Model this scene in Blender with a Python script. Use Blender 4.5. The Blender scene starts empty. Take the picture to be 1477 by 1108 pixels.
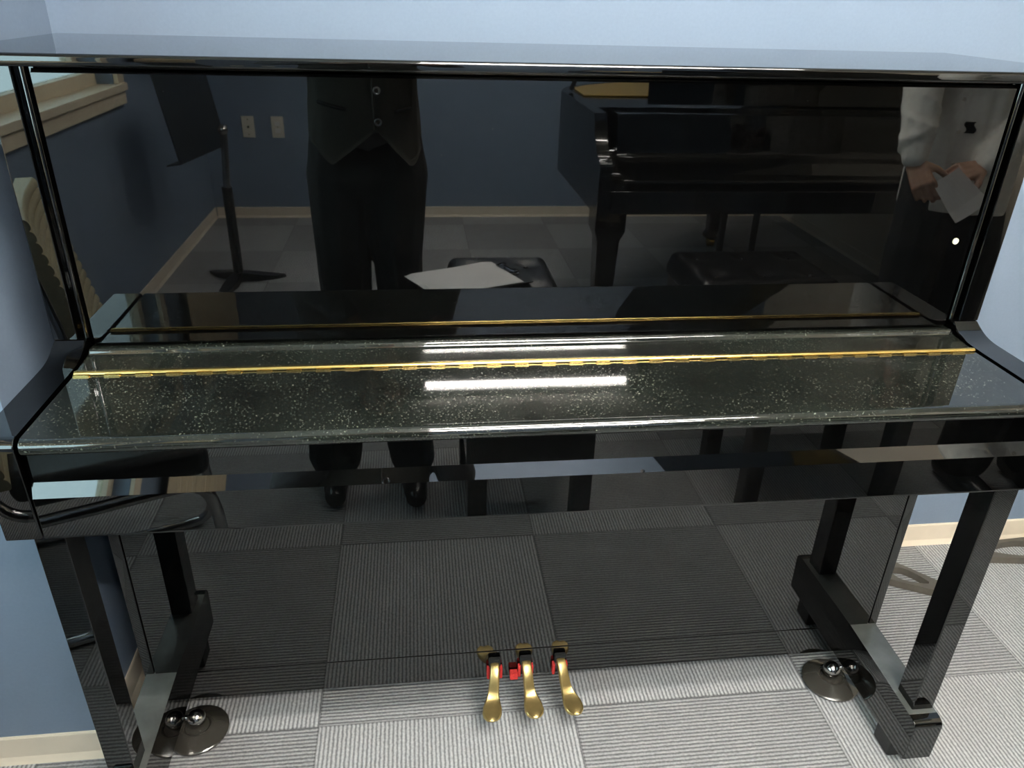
import bpy, bmesh, math, random
from mathutils import Vector, Matrix
random.seed(7)
S = bpy.context.scene
COL = S.collection
PI = math.pi

# ------------------------------------------------------------------ helpers
def V(*a): return Vector(a)

def link(o, parent=None):
    COL.objects.link(o)
    if parent is not None: o.parent = parent
    return o

def obj(name, bm, mat, parent=None, smooth=False, angle=None):
    me = bpy.data.meshes.new(name)
    bmesh.ops.recalc_face_normals(bm, faces=bm.faces)
    if angle is not None:
        for f in bm.faces: f.smooth = True
        for e in bm.edges:
            if len(e.link_faces) == 2 and e.calc_face_angle(0) > math.radians(angle): e.smooth = False
    elif smooth:
        for f in bm.faces: f.smooth = True
    bm.to_mesh(me); bm.free()
    me.materials.append(mat)
    o = link(bpy.data.objects.new(name, me), parent)
    if angle is not None:                       # flat faces stay truly flat between their rounded edges
        w_ = o.modifiers.new('weighted', 'WEIGHTED_NORMAL'); w_.keep_sharp = True; w_.weight = 100; w_.mode = 'FACE_AREA'
    return o

def tag(o, label, cat, group=None):
    o['label'] = label; o['category'] = cat
    if group: o['group'] = group
    return o

def thing(name, label, cat, loc=(0, 0, 0), group=None):
    o = bpy.data.objects.new(name, None); o.location = loc; o.empty_display_size = .05
    COL.objects.link(o)
    return tag(o, label, cat, group)

def struct(o): o['kind'] = 'structure'; return o

def bx(bm, x0, x1, y0, y1, z0, z1, bev=0, seg=2):
    vs = [bm.verts.new((x, y, z)) for z in (z0, z1) for y in (y0, y1) for x in (x0, x1)]
    fs = [bm.faces.new([vs[i] for i in q]) for q in ((0, 2, 3, 1), (4, 5, 7, 6), (0, 1, 5, 4), (2, 6, 7, 3), (0, 4, 6, 2), (1, 3, 7, 5))]
    if bev:
        es = list({e for f in fs for e in f.edges})
        bmesh.ops.bevel(bm, geom=es, offset=bev, segments=seg, profile=.5, affect='EDGES')
    return vs

def box(name, x0, x1, y0, y1, z0, z1, mat, parent=None, bev=0, seg=2):
    bm = bmesh.new(); bx(bm, x0, x1, y0, y1, z0, z1, bev, seg)
    return obj(name, bm, mat, parent, angle=40 if bev else None)

def loc_box(name, M, dims, mat, parent=None, bev=0, seg=2):
    bm = bmesh.new(); a, b, c = dims
    bx(bm, -a / 2, a / 2, -b / 2, b / 2, -c / 2, c / 2, bev, seg)
    bm.transform(M)
    return obj(name, bm, mat, parent, angle=40 if bev else None)

def prism(bm, pts, axis, a0, a1, bev=0, seg=2):
    """polygon extruded along an axis; pts are the other two coordinates in order"""
    def P(p, a):
        return {0: (a, p[0], p[1]), 1: (p[0], a, p[1]), 2: (p[0], p[1], a)}[axis]
    A = [bm.verts.new(P(p, a0)) for p in pts]; B = [bm.verts.new(P(p, a1)) for p in pts]
    n = len(pts)
    fa = bm.faces.new(A); fb = bm.faces.new(B[::-1])
    for i in range(n): bm.faces.new((A[i], B[i], B[(i + 1) % n], A[(i + 1) % n]))
    if bev:
        bmesh.ops.bevel(bm, geom=list(fa.edges) + list(fb.edges), offset=bev, segments=seg, profile=.5, affect='EDGES')

def arc(cx, cy, r, a0, a1, n=8):
    return [(cx + r * math.cos(math.radians(a0 + (a1 - a0) * i / n)), cy + r * math.sin(math.radians(a0 + (a1 - a0) * i / n))) for i in range(n + 1)]

def cyl(bm, p0, p1, r0, r1=None, n=20, caps=True):
    r1 = r0 if r1 is None else r1
    p0, p1 = Vector(p0), Vector(p1); d = (p1 - p0).normalized()
    u = d.orthogonal().normalized(); w = d.cross(u)
    ra = []; rb = []
    for i in range(n):
        a = 2 * PI * i / n; k = u * math.cos(a) + w * math.sin(a)
        ra.append(bm.verts.new(p0 + k * r0)); rb.append(bm.verts.new(p1 + k * r1))
    for i in range(n): bm.faces.new((ra[i], ra[(i + 1) % n], rb[(i + 1) % n], rb[i]))
    if caps: bm.faces.new(ra[::-1]); bm.faces.new(rb)

def tube(bm, pts, r, n=12, closed=False):
    pts = [Vector(p) for p in pts]; m = len(pts); rings = []
    prev = None
    for i, p in enumerate(pts):
        if closed: t = (pts[(i + 1) % m] - pts[i - 1]).normalized()
        else: t = (pts[min(i + 1, m - 1)] - pts[max(i - 1, 0)]).normalized()
        u = t.orthogonal().normalized() if prev is None else (prev - t * prev.dot(t)).normalized()
        prev = u; w = t.cross(u)
        rr = r[i] if isinstance(r, (list, tuple)) else r
        rings.append([bm.verts.new(p + (u * math.cos(2 * PI * k / n) + w * math.sin(2 * PI * k / n)) * rr) for k in range(n)])
    for i in range(m if closed else m - 1):
        A, B = rings[i], rings[(i + 1) % m]
        for k in range(n): bm.faces.new((A[k], A[(k + 1) % n], B[(k + 1) % n], B[k]))
    if not closed: bm.faces.new(rings[0][::-1]); bm.faces.new(rings[-1])

def smooth_path(pts, n=6):
    """Catmull-Rom through points"""
    P = [Vector(p) for p in pts]; out = []
    for i in range(len(P) - 1):
        a = P[max(i - 1, 0)]; b = P[i]; c = P[i + 1]; d = P[min(i + 2, len(P) - 1)]
        for k in range(n):
            t = k / n
            out.append(.5 * ((2 * b) + (c - a) * t + (2 * a - 5 * b + 4 * c - d) * t * t + (3 * b - a - 3 * c + d) * t ** 3))
    out.append(P[-1]); return out

def lathe(bm, prof, c=(0, 0, 0), n=40, sx=1, sy=1):
    rings = []
    for r, z in prof:
        if r < 1e-6: rings.append([bm.verts.new((c[0], c[1], c[2] + z))])
        else: rings.append([bm.verts.new((c[0] + r * sx * math.cos(2 * PI * k / n), c[1] + r * sy * math.sin(2 * PI * k / n), c[2] + z)) for k in range(n)])
    for A, B in zip(rings, rings[1:]):
        for k in range(n):
            k2 = (k + 1) % n
            if len(A) == 1 and len(B) == 1: continue
            if len(A) == 1: bm.faces.new((A[0], B[k], B[k2]))
            elif len(B) == 1: bm.faces.new((A[k], A[k2], B[0]))
            else: bm.faces.new((A[k], A[k2], B[k2], B[k]))

def ball(bm, c, r, seg=20, scale=(1, 1, 1), rot=None):
    M = Matrix.Translation(c)
    if rot is not None: M = M @ rot
    M = M @ Matrix.Diagonal((r * scale[0], r * scale[1], r * scale[2], 1))
    bmesh.ops.create_uvsphere(bm, u_segments=seg, v_segments=seg // 2, radius=1, matrix=M)

def caps_mesh(bm, caps):
    for p0, p1, r0, r1 in caps:
        t = bmesh.new()
        bmesh.ops.create_icosphere(t, subdivisions=2, radius=r0, matrix=Matrix.Translation(p0))
        if (Vector(p1) - Vector(p0)).length > 1e-5:
            bmesh.ops.create_icosphere(t, subdivisions=2, radius=r1, matrix=Matrix.Translation(p1))
            h = bmesh.ops.convex_hull(t, input=t.verts)
            dead = [g for g in h['geom_interior'] if isinstance(g, bmesh.types.BMVert)] + [g for g in h['geom_unused'] if isinstance(g, bmesh.types.BMVert)]
            if dead: bmesh.ops.delete(t, geom=list(set(dead)), context='VERTS')
        tm = bpy.data.meshes.new('tmp'); t.to_mesh(tm); t.free(); bm.from_mesh(tm); bpy.data.meshes.remove(tm)

def blob(name, caps, mat, parent=None, voxel=.006, smooth=4, extra=None, cut_below=None, sm_fac=.5, flat=None):
    """one continuous surface grown over tapered limbs"""
    bm = bmesh.new(); caps_mesh(bm, caps)
    if extra: extra(bm)
    me = bpy.data.meshes.new(name); bm.to_mesh(me); bm.free()
    o = bpy.data.objects.new(name, me); COL.objects.link(o)
    m = o.modifiers.new('r', 'REMESH'); m.mode = 'VOXEL'; m.voxel_size = voxel
    s = o.modifiers.new('s', 'SMOOTH'); s.iterations = smooth; s.factor = sm_fac
    dg = bpy.context.evaluated_depsgraph_get(); dg.update()
    new = bpy.data.meshes.new_from_object(o.evaluated_get(dg))
    bpy.data.objects.remove(o); bpy.data.meshes.remove(me)
    b2 = bmesh.new(); b2.from_mesh(new); bpy.data.meshes.remove(new)
    if flat is not None:                        # flatten front to back about flat[0] above height flat[2]
        for v_ in b2.verts:
            w_ = min(1, max(0, (v_.co.z - flat[2]) / .12)); v_.co.y = flat[0] + (v_.co.y - flat[0]) * (1 + (flat[1] - 1) * w_)
    if cut_below is not None:
        bmesh.ops.bisect_plane(b2, geom=list(b2.verts) + list(b2.edges) + list(b2.faces), plane_co=cut_below[0], plane_no=cut_below[1], clear_inner=True)
    return obj(name, b2, mat, parent, smooth=True)

# ------------------------------------------------------------------ materials
def mat(name, col=(.5, .5, .5), rough=.5, metal=0, ior=1.5, spec=None, **k):
    m = bpy.data.materials.new(name); m.use_nodes = True
    b = m.node_tree.nodes['Principled BSDF']
    b.inputs['Base Color'].default_value = (*col, 1); b.inputs['Roughness'].default_value = rough
    b.inputs['Metallic'].default_value = metal; b.inputs['IOR'].default_value = ior
    for kk, v in k.items(): b.inputs[kk].default_value = v
    return m

class N:
    def __init__(s, m): s.m = m; s.t = m.node_tree; s.b = s.t.nodes['Principled BSDF']
    def new(s, typ, **k):
        n = s.t.nodes.new(typ)
        for a, v in k.items(): setattr(n, a, v)
        return n
    def lk(s, a, b): s.t.links.new(a, b)
    def math(s, op, a, b=None, c=None):
        n = s.new('ShaderNodeMath', operation=op)
        for i, x in enumerate((a, b, c)):
            if x is None: continue
            if isinstance(x, (int, float)): n.inputs[i].default_value = x
            else: s.lk(x, n.inputs[i])
        return n.outputs[0]
    def pos(s): return s.new('ShaderNodeTexCoord').outputs['Object']
    def noise(s, scale, detail=2, rough=.5, vec=None, out='Fac'):
        n = s.new('ShaderNodeTexNoise'); n.inputs['Scale'].default_value = scale; n.inputs['Detail'].default_value = detail; n.inputs['Roughness'].default_value = rough
        s.lk(vec if vec is not None else s.pos(), n.inputs['Vector']); return n.outputs[out]
    def ramp(s, fac, stops):
        n = s.new('ShaderNodeValToRGB'); r = n.color_ramp
        while len(r.elements) < len(stops): r.elements.new(.5)
        for e, (p, c) in zip(r.elements, stops): e.position = p; e.color = (*c, 1) if len(c) == 3 else c
        s.lk(fac, n.inputs['Fac']); return n.outputs['Color']
    def mix(s, f, a, b):
        n = s.new('ShaderNodeMix', data_type='RGBA')
        for i, x in ((0, f), (6, a), (7, b)):
            if isinstance(x, (int, float)): n.inputs[i].default_value = x
            elif isinstance(x, tuple): n.inputs[i].default_value = (*x, 1)
            else: s.lk(x, n.inputs[i])
        return n.outputs[2]
    def bump(s, h, strength=.2, dist=.001):
        n = s.new('ShaderNodeBump'); n.inputs['Strength'].default_value = strength; n.inputs['Distance'].default_value = dist
        s.lk(h, n.inputs['Height']); s.lk(n.outputs[0], s.b.inputs['Normal'])

def noisy(name, col, rough, var=.15, scale=30, bump=.1, dist=.001, **k):
    m = mat(name, col, rough, **k); n = N(m)
    f = n.noise(scale, 4)
    n.lk(n.ramp(f, [(.3, tuple(c * (1 - var) for c in col)), (.7, tuple(min(1, c * (1 + var)) for c in col))]), n.b.inputs['Base Color'])
    if bump: n.bump(f, bump, dist)
    return m

LACQ_IOR = 1.7
def lacquer(name, dust=0., base=.0008):
    m = mat(name, (base, base * 1.02, base * 1.0), .018, ior=LACQ_IOR); n = N(m)
    if dust:
        p = n.pos()
        sm = n.noise(9, 4, .6, p)
        speck = n.noise(420, 2, .5, p)
        mask = n.math('MULTIPLY', n.ramp(speck, [(.62, (0, 0, 0)), (.74, (1, 1, 1))]), n.ramp(sm, [(.35, (.25,) * 3), (.7, (1,) * 3)]))
        film = n.ramp(sm, [(.3, (.004, .0045, .004)), (.75, (.010 * dust, .0115 * dust, .0095 * dust))])
        col = n.mix(mask, film, (.12 * dust, .125 * dust, .10 * dust))
        n.lk(col, n.b.inputs['Base Color'])
        n.lk(n.math('ADD', n.math('MULTIPLY', mask, .15), .022), n.b.inputs['Roughness'])
    else:
        p = n.pos()
        w = n.noise(3.0, 1, .5, p); n.bump(w, .02, .002)
    return m

M_LACQ = lacquer('black_lacquer')
M_DUST = lacquer('dusty_black_lacquer', 1.5)
M_WORN = noisy('scuffed_dusty_lacquer', (.085, .09, .085), .22, .35, 14, .05, ior=1.8)
M_DARK = mat('matt_black', (.006, .006, .006), .6)
M_WALL = noisy('blue_wall_paint', (.185, .242, .325), .55, .03, 180, .12, .0006)
M_CREAM = noisy('cream_wall_paint', (.80, .70, .56), .55, .03, 160, .1, .0006)
M_BASE = noisy('cream_vinyl_baseboard', (.80, .70, .56), .4, .03, 25, .03)
M_TRIM = noisy('cream_painted_wood', (.78, .67, .50), .4, .05, 18, .05)
M_BRASS = mat('polished_brass', (.86, .62, .22), .22, 1)
M_GOLD = noisy('gold_bronze_paint', (.72, .47, .12), .38, .08, 40, .05, metal=1)
M_PEDAL = noisy('worn_brass', (.62, .46, .19), .34, .1, 60, .05, metal=1)
M_CHROME = mat('chrome', (.62, .62, .62), .08, 1)
M_STEEL = mat('dark_nickel', (.42, .40, .38), .14, 1)
M_RED = noisy('red_felt', (.62, .035, .03), .95, .2, 400, .3)
M_FELT = noisy('black_felt', (.006, .006, .006), .95, .2, 400, .3)
M_RUB = mat('black_rubber', (.012, .012, .012), .5)
M_CUP = mat('black_plastic_cup', (.035, .032, .027), .12, ior=1.75)
M_LEATH = noisy('black_leather', (.010, .010, .011), .33, .2, 220, .25, .0008)
M_BEIGE = noisy('beige_leather', (.46, .40, .25), .45, .1, 150, .15, .0008)
M_BLKMET = mat('black_metal', (.012, .012, .012), .3)
M_TAUPE = noisy('taupe_cast_metal', (.095, .085, .07), .45, .1, 60, .1)
M_IVORY = mat('ivory_plastic', (.72, .68, .56), .35)
M_PAPER = noisy('white_paper', (.82, .80, .78), .7, .02, 12, .0)
M_ENAM = mat('white_enamel', (.8, .8, .78), .3)
M_SKIN = noisy('skin', (.52, .30, .21), .5, .1, 40, .05, **{'Subsurface Weight': .1, 'Subsurface Radius': (.01, .004, .002)})
M_HAIR = noisy('black_hair', (.012, .009, .008), .45, .3, 120, .3)
M_VEST = noisy('charcoal_wool', (.125, .118, .098), .9, .35, 500, .35, .0006)
M_TROUS = noisy('black_trouser_cloth', (.012, .012, .012), .9, .2, 300, .25, .0006)
M_SHIRT = noisy('white_cotton', (.86, .82, .75), .85, .05, 60, .25, .003)
M_SHIRT2 = noisy('grey_cotton', (.10, .095, .10), .85, .05, 60, .25, .003)
M_SHOE = mat('black_shoe_leather', (.01, .01, .01), .25)
M_EYE = mat('eye', (.7, .68, .66), .2)
M_IRIS = mat('iris', (.02, .012, .008), .2)
M_LIP = mat('lip', (.40, .15, .12), .45)
M_PRINT = mat('dark_print', (.02, .02, .025), .7)
M_BLIND = noisy('cream_blind_fabric', (.62, .52, .36), .8, .04, 200, .1)
M_BADGE = mat('cream_felt_dot', (.75, .68, .5), .8)
M_PHONE = mat('phone_glass', (.01, .01, .012), .1)

# glass
M_GLASS = bpy.data.materials.new('window_glass'); M_GLASS.use_nodes = True
_t = M_GLASS.node_tree; _t.nodes.remove(_t.nodes['Principled BSDF'])
_tr = _t.nodes.new('ShaderNodeBsdfTransparent'); _tr.inputs[0].default_value = (.90, .96, .93, 1)
_gl = _t.nodes.new('ShaderNodeBsdfGlossy'); _gl.inputs['Roughness'].default_value = .0
_lw = _t.nodes.new('ShaderNodeLayerWeight'); _lw.inputs[0].default_value = .5
_pw = _t.nodes.new('ShaderNodeMath'); _pw.operation = 'POWER'; _pw.inputs[1].default_value = 5; _t.links.new(_lw.outputs['Facing'], _pw.inputs[0])
_fr = _t.nodes.new('ShaderNodeMath'); _fr.operation = 'MULTIPLY_ADD'; _fr.inputs[1].default_value = .9; _fr.inputs[2].default_value = .05; _t.links.new(_pw.outputs[0], _fr.inputs[0])
_mx = _t.nodes.new('ShaderNodeMixShader'); _t.links.new(_fr.outputs[0], _mx.inputs[0]); _t.links.new(_tr.outputs[0], _mx.inputs[1]); _t.links.new(_gl.outputs[0], _mx.inputs[2])
_t.links.new(_mx.outputs[0], _t.nodes['Material Output'].inputs[0])
# tube
M_TUBE = bpy.data.materials.new('lit_tube'); M_TUBE.use_nodes = True
_b = M_TUBE.node_tree.nodes['Principled BSDF']; _b.inputs['Base Color'].default_value = (.9, .9, .9, 1)
_b.inputs['Emission Color'].default_value = (1, .965, .90, 1); _b.inputs['Emission Strength'].default_value = 120

# ceiling: pale mineral tiles
M_CEIL = mat('mineral_ceiling', (.62, .60, .55), .9)
n = N(M_CEIL); p = n.pos()
sp = n.noise(160, 2, .6, p)
brick = n.new('ShaderNodeTexBrick'); brick.offset = 0; brick.inputs['Scale'].default_value = 1
brick.inputs['Brick Width'].default_value = .6; brick.inputs['Row Height'].default_value = .6; brick.inputs['Mortar Size'].default_value = .006
brick.inputs['Color1'].default_value = (.66, .64, .58, 1); brick.inputs['Color2'].default_value = (.66, .64, .58, 1); brick.inputs['Mortar'].default_value = (.45, .44, .40, 1)
n.lk(p, brick.inputs['Vector'])
n.lk(n.mix(n.ramp(sp, [(.36, (1,) * 3), (.44, (0,) * 3)]), brick.outputs['Color'], (.30, .29, .26)), n.b.inputs['Base Color'])

# carpet tiles: 50 cm, ribs turned a quarter from tile to tile
TX, TY, TS = -.4134, -.0251, .5
M_CARP = mat('ribbed_carpet_tiles', (.3, .3, .3), .95)
n = N(M_CARP); p = n.pos()
sep = n.new('ShaderNodeSeparateXYZ'); n.lk(p, sep.inputs[0])
u = n.math('DIVIDE', n.math('SUBTRACT', sep.outputs[0], TX), TS); v = n.math('DIVIDE', n.math('SUBTRACT', sep.outputs[1], TY), TS)
fu, fv = n.math('FLOOR', u), n.math('FLOOR', v)
par = n.math('FLOORED_MODULO', n.math('ADD', fu, fv), 2)          # 0: ribs run left-right, 1: ribs run front-back
coord = n.math('ADD', n.math('MULTIPLY', par, u), n.math('MULTIPLY', n.math('SUBTRACT', 1, par), v))
wob = n.math('MULTIPLY', n.math('SUBTRACT', n.noise(90, 2, .6, p), .5), .006)
cw = n.math('ADD', coord, wob)
rib = n.math('POWER', n.math('ADD', n.math('MULTIPLY', n.math('SINE', n.math('MULTIPLY', cw, 2 * PI * 62)), .5), .5), .6)
fine = n.noise(700, 3, .7, p); blot = n.noise(14, 3, .6, p)
fac = n.math('ADD', n.math('MULTIPLY', rib, .78), n.math('ADD', n.math('MULTIPLY', n.math('SUBTRACT', fine, .5), 1.3), n.math('MULTIPLY', n.math('SUBTRACT', n.noise(190, 2, .6, p), .5), .9)))
base = n.ramp(fac, [(.08, (.165, .166, .170)), (.45, (.315, .316, .320)), (.95, (.52, .52, .522))])
eu = n.math('ABSOLUTE', n.math('SUBTRACT', n.math('FRACT', u), .5)); ev = n.math('ABSOLUTE', n.math('SUBTRACT', n.math('FRACT', v), .5))
seam = n.math('GREATER_THAN', n.math('MAXIMUM', eu, ev), .4955)
tone = n.math('ADD', n.math('MULTIPLY', n.math('SUBTRACT', blot, .5), .25), n.math('ADD', .80, n.math('MULTIPLY', par, .26)))  # pile shading by rib direction put into colour: front-back tiles lighter; blotches random
tone = n.math('MULTIPLY', tone, n.math('SUBTRACT', 1, n.math('MULTIPLY', seam, .35)))
vm = n.new('ShaderNodeVectorMath', operation='SCALE'); n.lk(base, vm.inputs[0]); n.lk(tone, vm.inputs['Scale'])
n.lk(vm.outputs[0], n.b.inputs['Base Color'])
n.bump(n.math('SUBTRACT', n.math('ADD', rib, n.math('MULTIPLY', fine, .5)), seam), .55, .003)

# scratched upper panel: hairline marks with their own shape
def scratched():
    m = lacquer('scratched_black_lacquer'); n = N(m); p = n.pos()
    mp = n.new('ShaderNodeMapping'); mp.inputs['Rotation'].default_value = (0, math.radians(35), 0); mp.inputs['Scale'].default_value = (1.2, 1, 90)
    n.lk(p, mp.inputs['Vector'])
    s1 = n.noise(2.2, 2, .5, mp.outputs[0])
    big = n.noise(5, 2, .5, p)
    speck = n.noise(260, 1, .5, p)
    k = n.math('MULTIPLY', n.ramp(s1, [(.70, (0,) * 3), (.73, (1,) * 3)]), n.ramp(big, [(.55, (0,) * 3), (.65, (1,) * 3)]))
    k2 = n.ramp(speck, [(.79, (0,) * 3), (.84, (1,) * 3)])
    n.lk(n.mix(n.math('MINIMUM', n.math('ADD', n.math('MULTIPLY', k, .35), k2), 1.), (.0008, .0008, .0008), (.10, .10, .09)), n.b.inputs['Base Color'])
    return m
M_SCR = scratched()

# ------------------------------------------------------------------ the room
XL, XR, YB, YF, ZC = -1.40, 2.20, -3.71, .406, 2.50
XA, YP = -.79, -.045                      # recess side, face of the projecting wall on the left
T = .12
def wallbox(name, x0, x1, y0, y1, z0, z1, m): return struct(box(name, x0, x1, y0, y1, z0, z1, m))
fl = struct(box('floor', XL - .3, XR + T, YB - T, YF + T, -.05, 0, M_CARP))
wallbox('ceiling', XL - .3, XR + T, YB - T, YF + T, ZC, ZC + .05, M_CEIL)
wallbox('wall_front', XA - .005, XR + T, YF, YF + T, 0, ZC, M_WALL)
wallbox('wall_pier', XL - .3, XA, YP, YF + T, 0, ZC, M_WALL)
wallbox('wall_back', XL - .3, XR + T, YB - T, YB, 0, ZC, M_WALL)
wallbox('wall_right', XR, XR + T, YB, YF, 0, ZC, M_CREAM)
# left wall with its window opening
WY0, WY1, WZ0, WZ1 = -2.42, -.28, .885, 2.15
bm = bmesh.new()
bx(bm, XL - T, XL, YB, YP, 0, WZ0); bx(bm, XL - T, XL, YB, YP, WZ1, ZC)
bx(bm, XL - T, XL, YB, WY0, WZ0, WZ1); bx(bm, XL - T, XL, WY1, YP, WZ0, WZ1)
struct(obj('wall_left', bm, M_WALL))

def base_run(name, p0, p1, nrm):
    """coved skirting from p0 to p1, nrm pointing into the room"""
    prof = [(0, 0), (.011, 0), (.008, .006), (.0045, .014), (.004, .060), (.0025, .0635), (0, .0635)]
    bm = bmesh.new(); d = Vector((p1[0] - p0[0], p1[1] - p0[1], 0)); R = []
    for P in (p0, p1):
        R.append([bm.verts.new((P[0] + nrm[0] * a, P[1] + nrm[1] * a, z)) for a, z in prof])
    k = len(prof)
    for i in range(k): bm.faces.new((R[0][i], R[0][(i + 1) % k], R[1][(i + 1) % k], R[1][i]))
    bm.faces.new(R[0]); bm.faces.new(R[1][::-1])
    return struct(obj(name, bm, M_BASE))
base_run('baseboard_front', (XA + .0112, YF), (XR - .0112, YF), (0, -1))
base_run('baseboard_recess', (XA, YF), (XA, YP - .011), (1, 0))
base_run('baseboard_pier', (XL + .0112, YP), (XA, YP), (0, -1))
base_run('baseboard_left', (XL, YP), (XL, YB), (1, 0))
base_run('baseboard_back', (XL + .0112, YB), (XR - .0112, YB), (0, 1))
base_run('baseboard_right', (XR, YB), (XR, YF), (-1, 0))

# window_1 on the left wall
w = thing('window_1', 'wide cream framed window in the left wall with deep sill and pale glass', 'window', (0, 0, 0)); w['kind'] = 'structure'
bm = bmesh.new()
xo, xi = XL - T + .01, XL - T + .055
bx(bm, xo, xi, WY0, WY1, WZ0, WZ0 + .06, .004); bx(bm, xo, xi, WY0, WY1, WZ1 - .05, WZ1, .004)
for y in (WY0, (WY0 + WY1) / 2 - .025, WY1 - .05): bx(bm, xo, xi, y, y + .05, WZ0 + .06, WZ1 - .05, .004)
obj('window_frame', bm, M_TRIM, w, angle=40)
box('window_glass', xo + .018, xo + .024, WY0 + .05, WY1 - .05, WZ0 + .06, WZ1 - .05, M_GLASS, w)
bm = bmesh.new(); bx(bm, XL - T + .055, XL + .03, WY0 - .0, WY1 + .0, WZ0 - .006, WZ0 + .010, .002)
bx(bm, XL + .0005, XL + .034, WY0 - .06, WY1 + .06, WZ0 - .018, WZ0 + .012, .005)
obj('window_sill', bm, M_TRIM, w, angle=40)
bm = bmesh.new(); bx(bm, XL + .0005, XL + .020, WY0 - .06, WY1 + .06, WZ0 - .07, WZ0 - .018, .004)
bx(bm, XL + .0005, XL + .020, WY0 - .07, WY0, WZ0 + .004, WZ1 + .07, .004)
bx(bm, XL + .0005, XL + .020, WY1, WY1 + .07, WZ0 + .004, WZ1 + .07, .004)
bx(bm, XL + .0005, XL + .020, WY0, WY1, WZ1, WZ1 + .07, .004)
obj('window_casing', bm, M_TRIM, w, angle=40)
# curtain gathered between the window and the back corner
cu = thing('curtain', 'gathered cream curtain hanging between the left window and the back corner', 'curtain', (XL + .06, -3.15, 2.32))
bm = bmesh.new(); F_, B_ = [], []
for k in range(121):
    y = -.43 + .86 * k / 120; x = .022 * math.sin(k * .62) + .008 * math.sin(k * .23)
    F_.append((bm.verts.new((x + .0015, y, -1.385)), bm.verts.new((x * .7 + .0015, y, -.02)))); B_.append((bm.verts.new((x - .0015, y, -1.385)), bm.verts.new((x * .7 - .0015, y, -.02))))
for k in range(120):
    for L in (F_, B_): bm.faces.new((L[k][0], L[k + 1][0], L[k + 1][1], L[k][1]))
    bm.faces.new((F_[k][0], F_[k + 1][0], B_[k + 1][0], B_[k][0])); bm.faces.new((F_[k][1], F_[k + 1][1], B_[k + 1][1], B_[k][1]))
obj('cloth', bm, M_BLIND, cu, smooth=True)
bm = bmesh.new(); cyl(bm, (0, -.47, 0), (0, .47, 0), .012, n=14); obj('rod', bm, M_ENAM, cu, angle=40)
for q in (-.44, .44):
    bm = bmesh.new(); bx(bm, -.0595, .0, q - .01, q + .01, -.01, .01, .002); obj('bracket', bm, M_ENAM, cu)
# roller blind, half down
bl = thing('roller_blind', 'cream roller blind pulled a little way down inside the left window', 'blind', ((XL - .05), WY0, WZ1))
bm = bmesh.new(); cyl(bm, (0, .03, -.03), (0, WY1 - WY0 - .03, -.03), .018, n=16); obj('roller', bm, M_ENAM, bl, angle=40)
bm = bmesh.new(); bx(bm, -.019, -.0175, .04, WY1 - WY0 - .04, -.36, -.03); obj('fabric', bm, M_BLIND, bl)
bm = bmesh.new(); bx(bm, -.024, -.012, .04, WY1 - WY0 - .04, -.385, -.36, .003); obj('bottom_rail', bm, M_ENAM, bl, angle=40)

# outlets on the wall behind the camera
def plate(name, x, label, kind):
    t = thing(name, label, 'outlet', (x, YB, .531), 'two ivory wall plates')
    bm = bmesh.new(); bx(bm, -.035, .035, .0, .006, -.06, .06, .003); obj('plate', bm, M_IVORY, t, angle=40)
    if kind == 'jack':
        bm = bmesh.new(); cyl(bm, (0, .005, 0), (0, .012, 0), .006, n=14); obj('jack', bm, M_BLKMET, t, angle=40)
    else:
        for dz in (.02, -.02):
            bm = bmesh.new(); bx(bm, -.014, .014, .005, .008, dz - .011, dz + .011, .002)
            for q in (-.005, .005): bx(bm, q - .001, q + .001, .008, .0085, dz - .004, dz + .005)
            obj('socket', bm, M_ENAM, t)
    bm = bmesh.new()
    for dz in ((.042, -.042) if kind == 'jack' else (0,)): cyl(bm, (0, .005, dz), (0, .0075, dz), .003, n=10)
    if kind == 'jack':
        bm.free()
        for dz in (.042, -.042):
            b2 = bmesh.new(); cyl(b2, (0, .005, dz), (0, .0075, dz), .003, n=10); obj('screw', b2, M_CHROME, t)
    else: obj('screw', bm, M_CHROME, t)
plate('wall_plate', -1.148, 'ivory wall plate with a dark round jack in its middle, on the back wall', 'jack')
plate('power_outlet', -.982, 'ivory power outlet plate nearer the vested person, on the back wall', 'outlet')

# ceiling lights
def batten(x0, x1, y, label):
    t = thing('batten_light', label, 'light', ((x0 + x1) / 2, y, ZC), 'ceiling tube lights')
    L = (x1 - x0) / 2
    bm = bmesh.new(); prism(bm, [(-.035, 0), (.035, 0), (.028, -.035), (-.028, -.035)], 0, -L - .03, L + .03, .003); obj('housing', bm, M_ENAM, t, angle=40)
    for s in (-1, 1):
        bm = bmesh.new(); bx(bm, min(s * (L + .004), s * (L + .026)), max(s * (L + .004), s * (L + .026)), -.012, .012, -.078, -.035, .003); obj('lamp_holder', bm, M_ENAM, t, angle=40)
    bm = bmesh.new(); cyl(bm, (-L, 0, -.062), (L, 0, -.062), .014, n=20); obj('tube', bm, M_TUBE, t, angle=40)
batten(-.171, 1.038, -2.977, 'single white tube light on the ceiling over the tail of the grand piano')
batten(-.171, 1.038, -.95, 'single white tube light on the ceiling nearest the upright piano')
batten(-.171, 1.038, -1.90, 'middle white ceiling tube light, unseen, added to even out light on the floor')  # unseen extra tube, added to light floor and back of room more evenly
sd = thing('smoke_detector', 'round white smoke detector on the ceiling between two tube lights', 'detector', (.20, -1.35, ZC))
bm = bmesh.new(); lathe(bm, [(0, -.012), (.06, -.012), (.065, -.006), (.065, 0), (0, 0)]); obj('base', bm, M_ENAM, sd, angle=40)
bm = bmesh.new(); lathe(bm, [(0, -.045), (.03, -.044), (.05, -.034), (.056, -.012), (0, -.012)]); obj('cover', bm, M_ENAM, sd, angle=40)

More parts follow.
